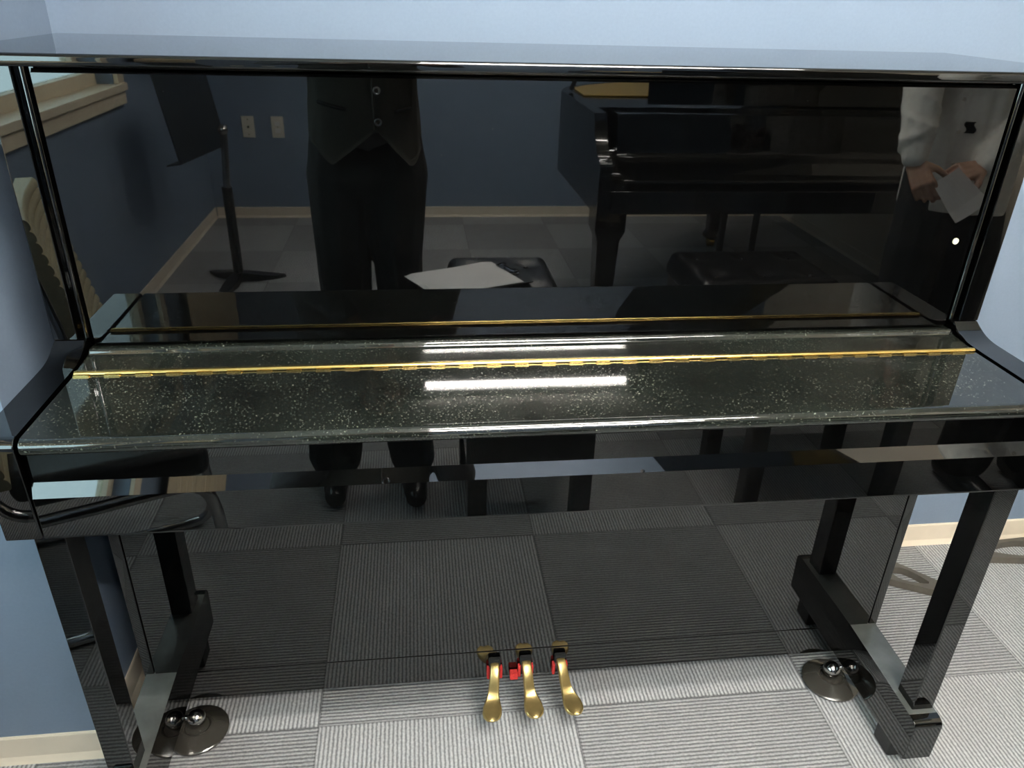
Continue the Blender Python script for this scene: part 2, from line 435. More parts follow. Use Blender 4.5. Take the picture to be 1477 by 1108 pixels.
# ------------------------------------------------------------------ the upright piano
up = thing('upright_piano', 'glossy black upright piano with closed lid, brass key lid hinge and three pedals', 'piano')
XI, XO = .6744, .7176
def side(s):
    pts = [(.30, .03), (.021, .03), (.021, .654), (-.2500, .654), (-.2520, .781)] + arc(-.2375, .7835, .0142, 178, 92, 7)
    pts += [(-.085, .7985)] + [(-.005 - .072 * (1 - t), .8175 - .0188 * (1 - t ** 3)) for t in [q / 8 for q in range(0, 9)]]
    pts += [(-.005, 1.185), (.30, 1.185)]
    low = [q for q in pts if q[1] < 1.1]; low = [(.30, .03)] + low[1:] + [(.30, .8175)]
    bm = bmesh.new(); prism(bm, low, 0, min(s * XI, s * XO), max(s * XI, s * XO), .002)
    bx(bm, min(s * .6835, s * XO), max(s * .6835, s * XO), -.005, .30, .8178, 1.185, .002)
    o = obj('side_panel', bm, M_LACQ, up, angle=32)
    bm = bmesh.new(); bx(bm, min(s * .6995, s * XO), max(s * .6995, s * XO), 0, .0208, .05, .651, .002); obj('stile', bm, M_LACQ, up, angle=40)
    bm = bmesh.new(); bx(bm, min(s * .6630, s * .6832), max(s * .6630, s * .6832), .009, .020, .819, 1.184)
    cyl(bm, (s * .6745, .0045, .819), (s * .6745, .0045, 1.184), .0042, n=20); obj('bead', bm, M_LACQ, up, angle=40)
side(-1); side(1)
box('lid', -.744, .744, -.076, .300, 1.1895, 1.2042, M_LACQ, up, .004, 3)
box('back_panel', -.6744, .6744, .28, .299, .06, 1.189, M_DARK, up)
# upper panel with rounded top and bottom edge
pts = [(.020, .807), (.004, .807)] + arc(.004, .811, .004, 270, 180, 5) + [(0, 1.176)] + arc(.005, 1.176, .005, 180, 90, 5) + [(.020, 1.181)]
bm = bmesh.new(); prism(bm, pts, 0, -.6640, .6640, .0025); obj('upper_panel', bm, M_SCR, up, angle=32)
bm = bmesh.new(); bx(bm, -.6743, .6743, .004, .279, 1.1825, 1.189); obj('top_rail', bm, M_DARK, up)
# fixed rear of the key lid, with its bead against the panel
pts = [(.035, .790), (.035, .8035), (-.001, .8035)] + arc(-.008, .8010, .0055, 40, 170, 8) + [(-.0150, .7990), (-.0688, .7970), (-.0688, .786)]
bm = bmesh.new(); prism(bm, pts, 0, -.6700, .6700, .0012); obj('rear_fallboard', bm, M_DUST, up, angle=32)
# hinged front flap of the key lid with a bull-nose
pts = [(-.0805, .786), (-.0805, .7968), (-.2405, .7960)] + arc(-.2425, .7852, .0108, 88, 270, 14) + [(-.234, .7744), (-.228, .780)]
bm = bmesh.new(); prism(bm, pts, 0, -.6690, .6690, .0015); obj('fallboard', bm, M_DUST, up, angle=32)
# piano hinge
hg = bmesh.new(); cyl(hg, (-.6677, -.0745, .7978), (.6677, -.0745, .7978), .0042, n=14)
bx(hg, -.6677, .6677, -.0740, -.0685, .7965, .8000)
k = int(2 * .6677 / .0200); w_ = 2 * .6677 / k
for i in range(k):
    if i % 2 == 0: bx(hg, -.6677 + i * w_, -.6677 + (i + 1) * w_, -.0828, -.0740, .7955, .7992)
obj('brass_hinge', hg, M_BRASS, up, angle=40)
# key slip: upper band, chamfer, lower face
pts = [(-.20, .654), (-.2495, .654), (-.2500, .657), (-.2500, .7145), (-.2405, .7325), (-.2400, .7735), (-.20, .7735)]
bm = bmesh.new(); prism(bm, pts, 0, -.6715, .6715, .001); obj('key_slip', bm, M_LACQ, up, angle=20)
box('key_bed', -.6742, .6742, -.1995, .0205, .652, .76, M_DARK, up)
# lower panel and bottom rail
box('lower_panel', -.6980, .6980, 0, .0205, .1435, .6515, M_LACQ, up, .0015)
box('bottom_rail', -.6980, .6980, .0005, .0205, .073, .1420, M_LACQ, up, .0015)
box('bottom_board', -.6742, .6742, .0207, .279, .060, .078, M_DARK, up)
# legs and toe blocks
for s in (-1, 1):
    bm = bmesh.new(); bx(bm, min(s * .6712, s * .7115), max(s * .6712, s * .7115), -.2045, -.1570, .1365, .6515, .002); obj('leg', bm, M_LACQ, up, angle=40)
    pts = [(.285, .148), (.0208, .1465), (-.214, .1385)] + arc(-.2235, .1262, .0122, 85, 182, 6) + [(-.2350, .046), (-.231, .042), (.285, .042)]
    bm = bmesh.new(); prism(bm, pts, 0, min(s * .6600, s * .7138), max(s * .6600, s * .7138), .0018); toe = obj('toe_block', bm, M_LACQ, up, angle=32); toe.data.materials.append(M_WORN)
    for f in toe.data.polygons:
        if f.normal.z > .97 and f.area > .002: f.material_index = 1
    bm = bmesh.new(); bx(bm, min(s * .664, s * .709), max(s * .664, s * .709), -.195, -.145, 0, .0425, .004); obj('foot_pad', bm, M_RUB, toe, angle=40)
    # caster beside the toe
    ca = bmesh.new(); ball(ca, (s * .640, -.010, .0332), .0175, 24); cw_ = obj('caster', ca, M_STEEL, up, smooth=True)
    bm = bmesh.new(); cyl(bm, (s * .640, -.010, .0325), (s * .6605, -.010, .036), .005, n=14); obj('axle', bm, M_CHROME, cw_, angle=40)
    # caster cups are things of their own
    cup = thing('caster_cup', ('dark glossy caster cup on the carpet by the right toe block' if s > 0 else 'dark glossy caster cup on the carpet by the left toe block'), 'caster cup', (s * .640, -.014, 0), 'caster cups under the upright piano')
    bm = bmesh.new(); lathe(bm, [(0, .001), (.052, .001), (.0555, .003), (.0565, .007), (.054, .0095), (.030, .0205), (.0265, .0215), (.0235, .020), (.0215, .0165), (0, .0155)], n=56)
    obj('dish', bm, M_CUP, cup, angle=50)

# pedals
def pedal(xe, xt):
    path = [(xe, .018, .1170, .0085, .0060), (xe, -.006, .1175, .0088, .0060), (xe + (xt - xe) * .08, -.018, .1120, .0092, .0060), (xe + (xt - xe) * .22, -.029, .0980, .0098, .0058),
            (xe + (xt - xe) * .36, -.036, .0830, .0102, .0056), (xe + (xt - xe) * .50, -.043, .0720, .0112, .0056), (xe + (xt - xe) * .68, -.054, .0665, .0145, .0056), (xe + (xt - xe) * .85, -.066, .0640, .0178, .0056),
            (xe + (xt - xe) * 1.0, -.078, .0620, .0185, .0054), (xe + (xt - xe) * 1.07, -.086, .0608, .0160, .0050), (xe + (xt - xe) * 1.1, -.0915, .0600, .0100, .0038), (xe + (xt - xe) * 1.1, -.0935, .0597, .0030, .002)]
    bm = bmesh.new(); rings = []; P = [Vector(q[:3]) for q in path]; n_ = 16
    for i, q in enumerate(path):
        t = (P[min(i + 1, len(P) - 1)] - P[max(i - 1, 0)]).normalized()
        sx = Vector((0, 0, 1)).cross(t).normalized(); upv = t.cross(sx)
        ring = []
        for k in range(n_):
            a = 2 * PI * k / n_; c_, s_ = math.cos(a), math.sin(a)
            e = .55
            cx = math.copysign(abs(c_) ** e, c_) * q[3]; cz = math.copysign(abs(s_) ** e, s_) * q[4]
            if i >= 5 and s_ > .9: cz -= .0022      # dished tread
            ring.append(bm.verts.new(P[i] + sx * cx + upv * cz))
        rings.append(ring)
    for A, B in zip(rings, rings[1:]):
        for k in range(n_): bm.faces.new((A[k], A[(k + 1) % n_], B[(k + 1) % n_], B[k]))
    bm.faces.new(rings[0][::-1]); bm.faces.new(rings[-1])
    o = obj('pedal', bm, M_PEDAL, up, angle=50)
    bm = bmesh.new(); bx(bm, xe - .0115, xe + .0115, -.0100, -.0005, .1085, .1290, .003); obj('pedal_collar', bm, M_FELT, o, angle=40)
    for s in (-1, 1):
        bm = bmesh.new(); bx(bm, min(xe + s * .0095, xe + s * .0150), max(xe + s * .0095, xe + s * .0150), -.012, -.0005, .080, .107, .0015); obj('felt_bushing', bm, M_RED, o)
    return o
pa = pedal(-.071, -.082); pb = pedal(-.010, -.001); pc = pedal(.058, .076)
bm = bmesh.new(); bx(bm, -.041, -.0255, -.016, -.001, .078, .092, .0015); obj('felt_tab', bm, M_RED, pb)
# round felt dot on the upper panel
bm = bmesh.new(); cyl(bm, (.639, -.0012, .952), (.639, .0, .952), .0050, n=20); obj('felt_dot', bm, M_BADGE, up)

# ------------------------------------------------------------------ grand piano behind the camera
gp = thing('grand_piano', 'black grand piano with raised lid and gold frame standing behind the bench', 'piano', (1.15, -1.5, 0))
gx0, gx1, gy = .422 - 1.15, 1.872 - 1.15, 0.
out = [(gx0, -.30), (gx0, -.78)]
out += [(q.x, q.y) for q in smooth_path([(gx0, -.80, 0), (gx0 + .08, -.98, 0), (gx0 + .30, -1.16, 0), (gx0 + .52, -1.36, 0), (gx0 + .74, -1.66, 0), (gx0 + 1.0, -1.84, 0), (gx0 + 1.25, -1.80, 0), (gx1, -1.58, 0)], 6)]
out += [(gx1, -.30)]
bm = bmesh.new(); prism(bm, out, 2, .62, .965, .004); obj('case', bm, M_LACQ, gp, angle=35)
bm = bmesh.new(); cxm = sum(x for x, y in out) / len(out)
ins = [(x + (.055 if x < gx0 + .02 else (-.055 if x > gx1 - .02 else (.04 if x < gx0 + .5 else 0))), y + (-.30 if y > -.32 else (.075 if y < -1.2 else .05 if y < -.9 else 0))) for x, y in out]
prism(bm, ins, 2, .9655, .972, .002); obj('iron_frame', bm, M_GOLD, gp, angle=35)
# the lid stands open, hinged on the far long side
bm = bmesh.new(); prism(bm, [(x - gx1, y) for x, y in out if y <= -.29], 2, 0, .018, .003)
bm.transform(Matrix.Translation((gx1 + .008, 0, .99)) @ Matrix.Rotation(math.radians(38), 4, 'Y')); obj('lid', bm, M_LACQ, gp, angle=35)
bm = bmesh.new(); cyl(bm, (gx0 + .03, -.75, .972), (gx0 + .30, -.78, 1.60), .009, n=12); obj('lid_prop', bm, M_LACQ, gp, angle=40)
bm = bmesh.new(); prism(bm, [(-.34, .973), (-.325, .973), (-.345, 1.24), (-.36, 1.24)], 0, gx0 + .24, gx1 - .10, .002); obj('music_desk', bm, M_LACQ, gp, angle=35)
for s, xa in ((1, gx0), (-1, gx1)):
    pts = [(-.30, .62), (0, .62), (0, .80)] + arc(-.02, .80, .02, 0, 90, 5) + [(-.06, .83), (-.12, .90), (-.14, .966), (-.30, .966)]
    bm = bmesh.new(); prism(bm, pts, 0, min(xa, xa + s * .045), max(xa, xa + s * .045), .003); obj('arm', bm, M_LACQ, gp, angle=35)
    pts = [(-.20, .70), (-.015, .70), (-.015, .738), (-.03, .745), (-.12, .765), (-.20, .83)]
    xb = xa + s * .046
    bm = bmesh.new(); prism(bm, pts, 0, min(xb, xb + s * .05), max(xb, xb + s * .05), .003); obj('key_block', bm, M_LACQ, gp, angle=35)
box('key_slip', gx0 + .045, gx1 - .045, -.035, -.003, .63, .715, M_LACQ, gp, .005, 3)
box('key_bed', gx0 + .001, gx1 - .001, -.30, -.036, .62, .70, M_LACQ, gp, .003)
pts = [(-.30, .72), (-.045, .722)] + arc(-.05, .736, .013, -60, 90, 6) + [(-.10, .755), (-.17, .80), (-.185, .83), (-.195, .955), (-.30, .955)]
bm = bmesh.new(); prism(bm, pts, 0, gx0 + .098, gx1 - .098, .003); obj('fallboard', bm, M_LACQ, gp, angle=35)
for lx, ly in ((gx0 + .075, -.14), (gx1 - .075, -.14), (gx0 + 1.05, -1.55)):
    bm = bmesh.new()
    pr = [(.070, .62), (.070, .54), (.052, .50), (.036, .10), (.048, .07), (.048, .055)]
    for (a, za), (b, zb) in zip(pr, pr[1:]):
        A = [bm.verts.new((lx + i * a * .8, ly + j * a * .8, za)) for i, j in ((-1, -1), (1, -1), (1, 1), (-1, 1))]
        B = [bm.verts.new((lx + i * b * .8, ly + j * b * .8, zb)) for i, j in ((-1, -1), (1, -1), (1, 1), (-1, 1))]
        for q in range(4): bm.faces.new((A[q], A[(q + 1) % 4], B[(q + 1) % 4], B[q]))
        if za == .62: bm.faces.new(A)
        if zb == .055: bm.faces.new(B)
    bmesh.ops.remove_doubles(bm, verts=bm.verts, dist=1e-5)
    lg = obj('leg', bm, M_LACQ, gp)
    bm = bmesh.new(); cyl(bm, (lx - .015, ly, .029), (lx + .015, ly, .029), .0285, n=20); obj('caster', bm, M_BRASS, lg, angle=40)
# pedal lyre
bm = bmesh.new()
for q in (-.07, .07): cyl(bm, (-.02 + q, -.42, .62), (-.02 + q, -.42, .16), .014, n=12)
bx(bm, -.15, .11, -.50, -.36, .10, .16, .008)
obj('pedal_lyre', bm, M_LACQ, gp, angle=40)
for q in (-.06, 0, .06):
    bm = bmesh.new(); tube(bm, [(-.02 + q, -.37, .125), (-.02 + q, -.33, .125), (-.02 + q, -.27, .10), (-.02 + q, -.24, .085)], [.008, .009, .012, .009], 10); obj('pedal', bm, M_BRASS, gp, smooth=True)

for o in list(COL.objects):
    if o.parent is gp or (o.parent and o.parent.parent is gp):
        for v_ in o.data.vertices: v_.co.z = v_.co.z * .945 if v_.co.z > .06 else v_.co.z

# ------------------------------------------------------------------ benches
def bench(x0, x1, y0, y1, z, label, nx, ny, drop=.145):
    cx, cy = (x0 + x1) / 2, (y0 + y1) / 2; hx, hy = (x1 - x0) / 2, (y1 - y0) / 2
    t = thing('piano_bench', label, 'bench', (cx, cy, 0), 'piano benches')
    bm = bmesh.new(); g = 40; top = {}
    but = [((-1 + 2 * (i + .5) / nx) * hx, (-1 + 2 * (j + .5) / ny) * hy) for i in range(nx) for j in range(ny)]
    for i in range(g + 1):
        for j in range(g + 1):
            u, v = -1 + 2 * i / g, -1 + 2 * j / g
            # rounded-rectangle plan
            x = u * hx; y = v * hy
            rc = .03
            dx = max(abs(x) - (hx - rc), 0); dy = max(abs(y) - (hy - rc), 0)
            if dx > 0 and dy > 0:
                d = math.hypot(dx, dy)
                m_ = max(dx, dy)
                x = math.copysign(hx - rc + dx * m_ / d, x); y = math.copysign(hy - rc + dy * m_ / d, y)
            e = min(1, min(hx - abs(u * hx), hy - abs(v * hy)) / .045)
            zz = z - .05 + .05 * math.sqrt(max(0, 1 - (1 - e) ** 2))
            for bxx, byy in but: zz -= .014 * math.exp(-((x - bxx) ** 2 + (y - byy) ** 2) / .0016)
            top[i, j] = bm.verts.new((x, y, zz))
    for i in range(g):
        for j in range(g): bm.faces.new((top[i, j], top[i + 1, j], top[i + 1, j + 1], top[i, j + 1]))
    edge = [top[i, 0] for i in range(g)] + [top[g, j] for j in range(g)] + [top[g - i, g] for i in range(g)] + [top[0, g - j] for j in range(g)]
    low = [bm.verts.new((q.co.x, q.co.y, z - .075)) for q in edge]
    m_ = len(edge)
    for i in range(m_): bm.faces.new((edge[i], low[i], low[(i + 1) % m_], edge[(i + 1) % m_]))
    bm.faces.new(low)
    seat = obj('cushion', bm, M_LEATH, t, angle=60)
    for bxx, byy in but:
        bm = bmesh.new(); ball(bm, (bxx, byy, z - .0125), .008, 12, (1, 1, .5)); obj('button', bm, M_LEATH, seat, smooth=True)
    box('apron', -hx + .012, hx - .012, -hy + .012, hy - .012, z - drop, z - .0755, M_LACQ, t, .003)
    for sx in (-1, 1):
        for sy in (-1, 1):
            X_, Y_ = sx * (hx - .038), sy * (hy - .038)
            bm = bmesh.new(); bx(bm, X_ - .024, X_ + .024, Y_ - .024, Y_ + .024, 0, z - drop - .0005, .003); obj('leg', bm, M_LACQ, t, angle=40)
    return t
bench(-.105, .235, -1.39, -.97, .495, 'black tufted leather bench beside the vested person, under the clipboard', 2, 2, .225)
bench(.66, 1.14, -1.42, -1.06, .50, 'black tufted leather bench in front of the grand piano', 3, 2)

# clipboard with paper
ang = math.atan2(-1.252 + 1.113, .033 + .236)
cbm = Matrix.Translation((-.045, -1.135, .4965)) @ Matrix.Rotation(ang + .02, 4, 'Z')
cb = thing('clipboard', 'dark clipboard lying on the corner of the tufted bench beside the vested person', 'clipboard', (0, 0, 0)); cb.matrix_world = cbm
box('board', -.160, .160, -.115, .115, .0, .004, M_BLKMET, cb, .002)
bm = bmesh.new(); tube(bm, [(.128, .045, .012), (.150, .045, .017), (.152, .030, .018), (.140, .022, .017), (.140, -.022, .017), (.152, -.030, .018), (.150, -.045, .017), (.128, -.045, .012)], .0022, 8); obj('clip_wire', bm, M_BLKMET, cb, smooth=True)
box('clip_plate', .128, .150, -.05, .05, .0085, .0115, M_CHROME, cb, .001)
for i in range(4):
    pm = cbm @ Matrix.Translation((-.012 + .004 * i, .002 * (i - 1.5), .0046 + .0009 * i)) @ Matrix.Rotation(.03 * (i - 1), 4, 'Z')
    bm = bmesh.new(); g = 12; vv = {}
    for a in range(g + 1):
        for b in range(g + 1):
            u, v_ = a / g, b / g
            vv[a, b] = bm.verts.new((-.1485 + .280 * u, -.105 + .21 * v_, .0002))
    for a in range(g):
        for b in range(g): bm.faces.new((vv[a, b], vv[a + 1, b], vv[a + 1, b + 1], vv[a, b + 1]))
    r = bmesh.ops.extrude_face_region(bm, geom=list(bm.faces)); bmesh.ops.translate(bm, vec=(0, 0, .0005), verts=[q for q in r['geom'] if isinstance(q, bmesh.types.BMVert)])
    o = obj('paper_sheet', bm, M_PAPER); o.matrix_world = pm
    tag(o, ['lowest white sheet of the stack on the clipboard', 'second white sheet from the bottom of the stack on the clipboard', 'second white sheet from the top of the stack on the clipboard', 'topmost white sheet of the stack on the clipboard'][i], 'paper', 'white sheets on the clipboard')

# ------------------------------------------------------------------ music stand by the back wall
ms = thing('music_stand', 'black music stand with a solid desk, in the corner near the wall plates', 'music stand', (-1.045, -2.55, 0))
bm = bmesh.new(); cyl(bm, (0, 0, .03), (0, 0, .45), .023, n=16); obj('pole', bm, M_BLKMET, ms, angle=40)
bm = bmesh.new(); cyl(bm, (0, 0, .44), (.02, -.01, .72), .016, n=16); obj('inner_pole', bm, M_CHROME, ms, angle=40)
bm = bmesh.new(); ball(bm, (.02, .012, .70), .022, 16); obj('tilt_knob', bm, M_STEEL, ms, smooth=True)
ax = Vector((.09, -.45, 0)).normalized(); up_ = (Vector((-.17, -.03, 1)) - ax * Vector((-.17, -.03, 1)).dot(ax)).normalized(); nn_ = ax.cross(up_)
R_ = Matrix((ax, nn_, up_)).transposed().to_4x4(); R_.translation = Vector((-.085, .07, .785))
loc_box('desk', R_, (.46, .006, .36), M_BLKMET, ms, .002)
loc_box('ledge', R_ @ Matrix.Translation((0, .03, -.177)), (.46, .06, .006), M_BLKMET, ms, .002)
for k in range(3):
    a = math.radians(90 + 120 * k + 12)
    bm = bmesh.new(); d = Vector((math.cos(a), math.sin(a), 0)); s_ = Vector((-d.y, d.x, 0))
    pr = [(0.01, .022, .05), (.08, .030, .035), (.16, .026, .018), (.215, .012, .010)]
    rings = [[bm.verts.new(d * r + s_ * w2 + Vector((0, 0, h))), bm.verts.new(d * r - s_ * w2 + Vector((0, 0, h))), bm.verts.new(d * r - s_ * w2 + Vector((0, 0, max(0, h - .03)))), bm.verts.new(d * r + s_ * w2 + Vector((0, 0, max(0, h - .03))))] for r, w2, h in pr]
    for A, B in zip(rings, rings[1:]):
        for q in range(4): bm.faces.new((A[q], A[(q + 1) % 4], B[(q + 1) % 4], B[q]))
    bm.faces.new(rings[0]); bm.faces.new(rings[-1]); obj('foot', bm, M_BLKMET, ms)

# ------------------------------------------------------------------ stand feet at the right, by the front wall
def plate_with_hole(bm, outer, inner, z0, z1):
    """ring between two loops with the same number of points"""
    k = len(outer)
    O0 = [bm.verts.new((*p_, z0)) for p_ in outer]; O1 = [bm.verts.new((*p_, z1)) for p_ in outer]
    I0 = [bm.verts.new((*p_, z0)) for p_ in inner]; I1 = [bm.verts.new((*p_, z1)) for p_ in inner]
    for i in range(k):
        j = (i + 1) % k
        bm.faces.new((O1[i], O1[j], I1[j], I1[i])); bm.faces.new((O0[i], I0[i], I0[j], O0[j]))
        bm.faces.new((O0[i], O0[j], O1[j], O1[i])); bm.faces.new((I0[i], I1[i], I1[j], I0[j]))

def leaf(bm, L, W, Wt, hole0, hole1, d, org, z0, z1, root=.03):
    """hollow leaf-shaped foot from the hub out along d"""
    d = Vector((math.cos(d), math.sin(d))); s_ = Vector((-d.y, d.x)); org = Vector(org)
    n_ = 10; outer = []; inner = []
    def wid(t): return root + (W - root) * math.sin(min(1, t / .35) * PI / 2) if t < .35 else W + (Wt - W) * ((t - .35) / .65) ** .9
    ts = [i / n_ for i in range(n_ + 1)]
    for sgn, seq in ((1, ts), (-1, ts[::-1])):
        for t in seq:
            outer.append(tuple(org + d * (L * t) + s_ * sgn * wid(t)))
            ti = hole0 + (hole1 - hole0) * t
            wi = max(.0015, wid(ti) - .011) * math.sin(max(.02, min(.98, t)) * PI) ** .5
            inner.append(tuple(org + d * (L * ti) + s_ * sgn * wi))
    plate_with_hole(bm, outer, inner, z0, z1)

def floor_stand(hub, legs, label, h):
    t = thing('floor_stand', label, 'stand', (hub[0], hub[1], 0), 'stands on the carpet behind the upright piano')
    for L, W, Wt, a, h0, h1 in legs:
        bm = bmesh.new(); leaf(bm, L, W, Wt, h0, h1, math.radians(a), (0, 0), 0.001, .020)
        bmesh.ops.bevel(bm, geom=[e for e in bm.edges if abs(e.verts[0].co.z - .020) < 1e-5 and abs(e.verts[1].co.z - .020) < 1e-5 and len(e.link_faces) == 2 and e.calc_face_angle(0) > .8], offset=.003, segments=2, affect='EDGES')
        obj('foot', bm, M_TAUPE, t, angle=40)
    bm = bmesh.new(); lathe(bm, [(0, .0205), (.032, .0205), (.030, .035), (.014, .045), (.012, .05), (.012, h), (0, h)], n=20); obj('pole', bm, M_BLKMET, t, angle=40)
floor_stand((.895, .335), [(.26, .038, .008, -38, .28, .62), (.15, .034, .008, 200, .3, .8), (.06, .03, .02, 80, .3, .8)], 'taupe metal stand foot on the carpet between the panel and right leg of the upright', .75)
floor_stand((1.47, .335), [(.235, .045, .030, 178, .22, .92), (.22, .04, .008, -62, .3, .8), (.22, .04, .008, 8, .3, .8)], 'taupe looped metal stand foot on the carpet at the right picture edge', .75)

# ------------------------------------------------------------------ chair by the left wall
ch = thing('cantilever_chair', 'cantilever chair with beige ribbed back and chrome tube base, left of the vested person', 'chair', (-.825, -.905, 0))
ch.rotation_euler = (0, 0, -.35)
hw = .205
for s in (-1, 1):
    y = s * hw
    pth = smooth_path([(-.30, y, .014), (-.05, y, .014), (.08, y, .014), (.135, y, .03), (.155, y, .08), (.150, y, .20), (.140, y, .34), (.11, y, .385), (.05, y, .39), (-.10, y, .385), (-.19, y, .39), (-.235, y, .45), (-.26, y, .60), (-.295, y, .79)], 5)
    bm = bmesh.new(); tube(bm, pth, .0125, 12); obj('tube_frame', bm, M_CHROME, ch, smooth=True)
bm = bmesh.new(); cyl(bm, (-.30, -hw, .014), (-.30, hw, .014), .0125, n=12); obj('floor_bar', bm, M_CHROME, ch, smooth=True)
bm = bmesh.new(); bx(bm, -.20, .145, -hw + .018, hw - .018, .395, .465, .025, 4); obj('seat', bm, M_LEATH, ch, angle=40)
# ribbed back
bm = bmesh.new(); nr, per = 15, 8
rows = []
for i in range(nr * per + 1):
    t = i / (nr * per); zz = .455 + .375 * t; xx = -.205 - .085 * t
    rr = .007 * abs(math.sin(PI * i / per)) ** .5
    rows.append([(xx + .018 + rr, zz), (xx - .018, zz)])
ny = 10
F = [[bm.verts.new((r[0][0] - .02 * (1 - (2 * j / ny - 1) ** 2) * .6, -hw - .01 + 2 * (hw + .01) * j / ny, r[0][1] + .0)) for j in range(ny + 1)] for r in rows]
Bk = [[bm.verts.new((r[1][0], -hw - .01 + 2 * (hw + .01) * j / ny, r[1][1])) for j in range(ny + 1)] for r in rows]
for i in range(len(rows) - 1):
    for j in range(ny):
        bm.faces.new((F[i][j], F[i][j + 1], F[i + 1][j + 1], F[i + 1][j])); bm.faces.new((Bk[i][j], Bk[i + 1][j], Bk[i + 1][j + 1], Bk[i][j + 1]))
    bm.faces.new((F[i][0], F[i + 1][0], Bk[i + 1][0], Bk[i][0])); bm.faces.new((F[i][ny], Bk[i][ny], Bk[i + 1][ny], F[i + 1][ny]))
for j in range(ny):
    bm.faces.new((F[0][j], Bk[0][j], Bk[0][j + 1], F[0][j + 1])); bm.faces.new((F[-1][j], F[-1][j + 1], Bk[-1][j + 1], Bk[-1][j]))
obj('backrest', bm, M_BEIGE, ch, angle=50)

# ------------------------------------------------------------------ people
def hand(wrist, fdir, pnorm, side, curl, thumb_curl=.5, scale=1.0, spread=.0):
    """palm and five fingers as tapered limbs. fdir: towards the knuckles, pnorm: out of the palm, side: towards the thumb"""
    w_ = Vector(wrist); f = Vector(fdir).normalized(); pn = Vector(pnorm); pn = (pn - f * pn.dot(f)).normalized(); s_ = f.cross(pn).normalized()
    if s_.dot(Vector(side)) < 0: s_ = -s_
    k = scale; caps = []
    for q, r in ((.026, .0125), (.009, .0135), (-.009, .0135), (-.025, .012)):
        caps.append((w_ + s_ * q * .55 * k, w_ + f * .082 * k + s_ * q * k, .0145 * k, r * k * .9))
    lens = ((.042, .026, .020), (.047, .030, .022), (.043, .028, .021), (.034, .021, .018))
    for i, q in enumerate((.0305, .0105, -.0098, -.0290)):
        b = w_ + f * .085 * k + s_ * q * k; a = 0; r = (.0086, .0089, .0085, .0077)[i] * k
        cc = curl[i] if isinstance(curl, (list, tuple)) else curl
        sp = (1.5 - i) * spread
        for j, L in enumerate(lens[i]):
            a += cc * (1.0, 1.15, .75)[j]
            d = (f * math.cos(a) + pn * math.sin(a) + s_ * sp).normalized()
            e = b + d * L * k; r2 = r * .92
            caps.append((b, e, r, r2)); b, r = e, r2
    b = w_ + f * .022 * k + s_ * .022 * k; d = (f * .62 + s_ * .70 + pn * .25).normalized()
    e = b + d * .040 * k; caps.append((b, e, .014 * k, .0115 * k))
    d = (d + pn * thumb_curl + f * .5).normalized(); e2 = e + d * .030 * k; caps.append((e, e2, .011 * k, .0098 * k))
    d = (d + pn * thumb_curl * .7 - s_ * .2).normalized(); caps.append((e2, e2 + d * .024 * k, .0098 * k, .0082 * k))
    return caps

def head(c, h):
    """capsules of skull, jaw, nose, ears and neck; faces +y; c: chin-to-crown middle"""
    c = Vector(c); k = h / .23
    def q(x, y, z): return c + Vector((x, y, z)) * k
    return [(q(0, -.02, .035), q(0, .005, .030), .082 * k, .078 * k), (q(0, .02, -.015), q(0, .035, -.075), .064 * k, .036 * k),
            (q(-.03, .03, -.03), q(-.018, .045, -.078), .036 * k, .026 * k), (q(.03, .03, -.03), q(.018, .045, -.078), .036 * k, .026 * k),
            (q(0, .088, .018), q(0, .103, -.018), .009 * k, .013 * k), (q(-.03, .079, .026), q(.03, .079, .026), .012 * k, .012 * k),
            (q(-.013, .091, -.020), q(.013, .091, -.020), .009 * k, .009 * k),
            (q(-.078, -.008, .012), q(-.080, -.010, -.018), .013 * k, .008 * k), (q(.078, -.008, .012), q(.080, -.010, -.018), .013 * k, .008 * k),
            (q(-.016, .083, -.050), q(.016, .083, -.050), .008 * k, .008 * k)]

def face_parts(c, h, body, hair_len):
    c = Vector(c); k = h / .23
    for s in (-1, 1):
        bm = bmesh.new(); ball(bm, c + Vector((s * .031, .0690, .008)) * k, .0112 * k, 16); e = obj('eye', bm, M_EYE, body, smooth=True)
        bm = bmesh.new(); ball(bm, c + Vector((s * .031, .0762, .007)) * k, .0052 * k, 12); obj('iris', bm, M_IRIS, e, smooth=True)
        bm = bmesh.new(); tube(bm, [c + Vector((s * a, y, z)) * k for a, y, z in ((.014, .091, .027), (.030, .089, .031), (.047, .079, .027))], [.003 * k, .004 * k, .002 * k], 8); obj('eyebrow', bm, M_HAIR, body, smooth=True)
    bm = bmesh.new(); tube(bm, [c + Vector((x, y, z)) * k for x, y, z in ((-.024, .079, -.050), (-.010, .091, -.047), (0, .0925, -.049), (.010, .091, -.047), (.024, .079, -.050))], [.001 * k, .005 * k, .0055 * k, .005 * k, .001 * k], 8); obj('lips', bm, M_LIP, body, smooth=True)
    q = lambda x, y, z: c + Vector((x, y, z)) * k
    caps = [(q(0, -.025, .048), q(0, .0, .052), .088 * k, .080 * k), (q(-.052, .005, .055), q(.052, .005, .055), .042 * k, .042 * k), (q(0, -.05, .01), q(0, -.055, -.03), .062 * k, .045 * k),
            (q(-.03, .055, .078), q(.03, .055, .078), .026 * k, .026 * k)]
    if hair_len: caps += [(q(s * .07, -.02, .03), q(s * .07, -.025, -.02), .020 * k, .014 * k) for s in (-1, 1)]
    blob('hair', caps, M_HAIR, body, .006, 3)

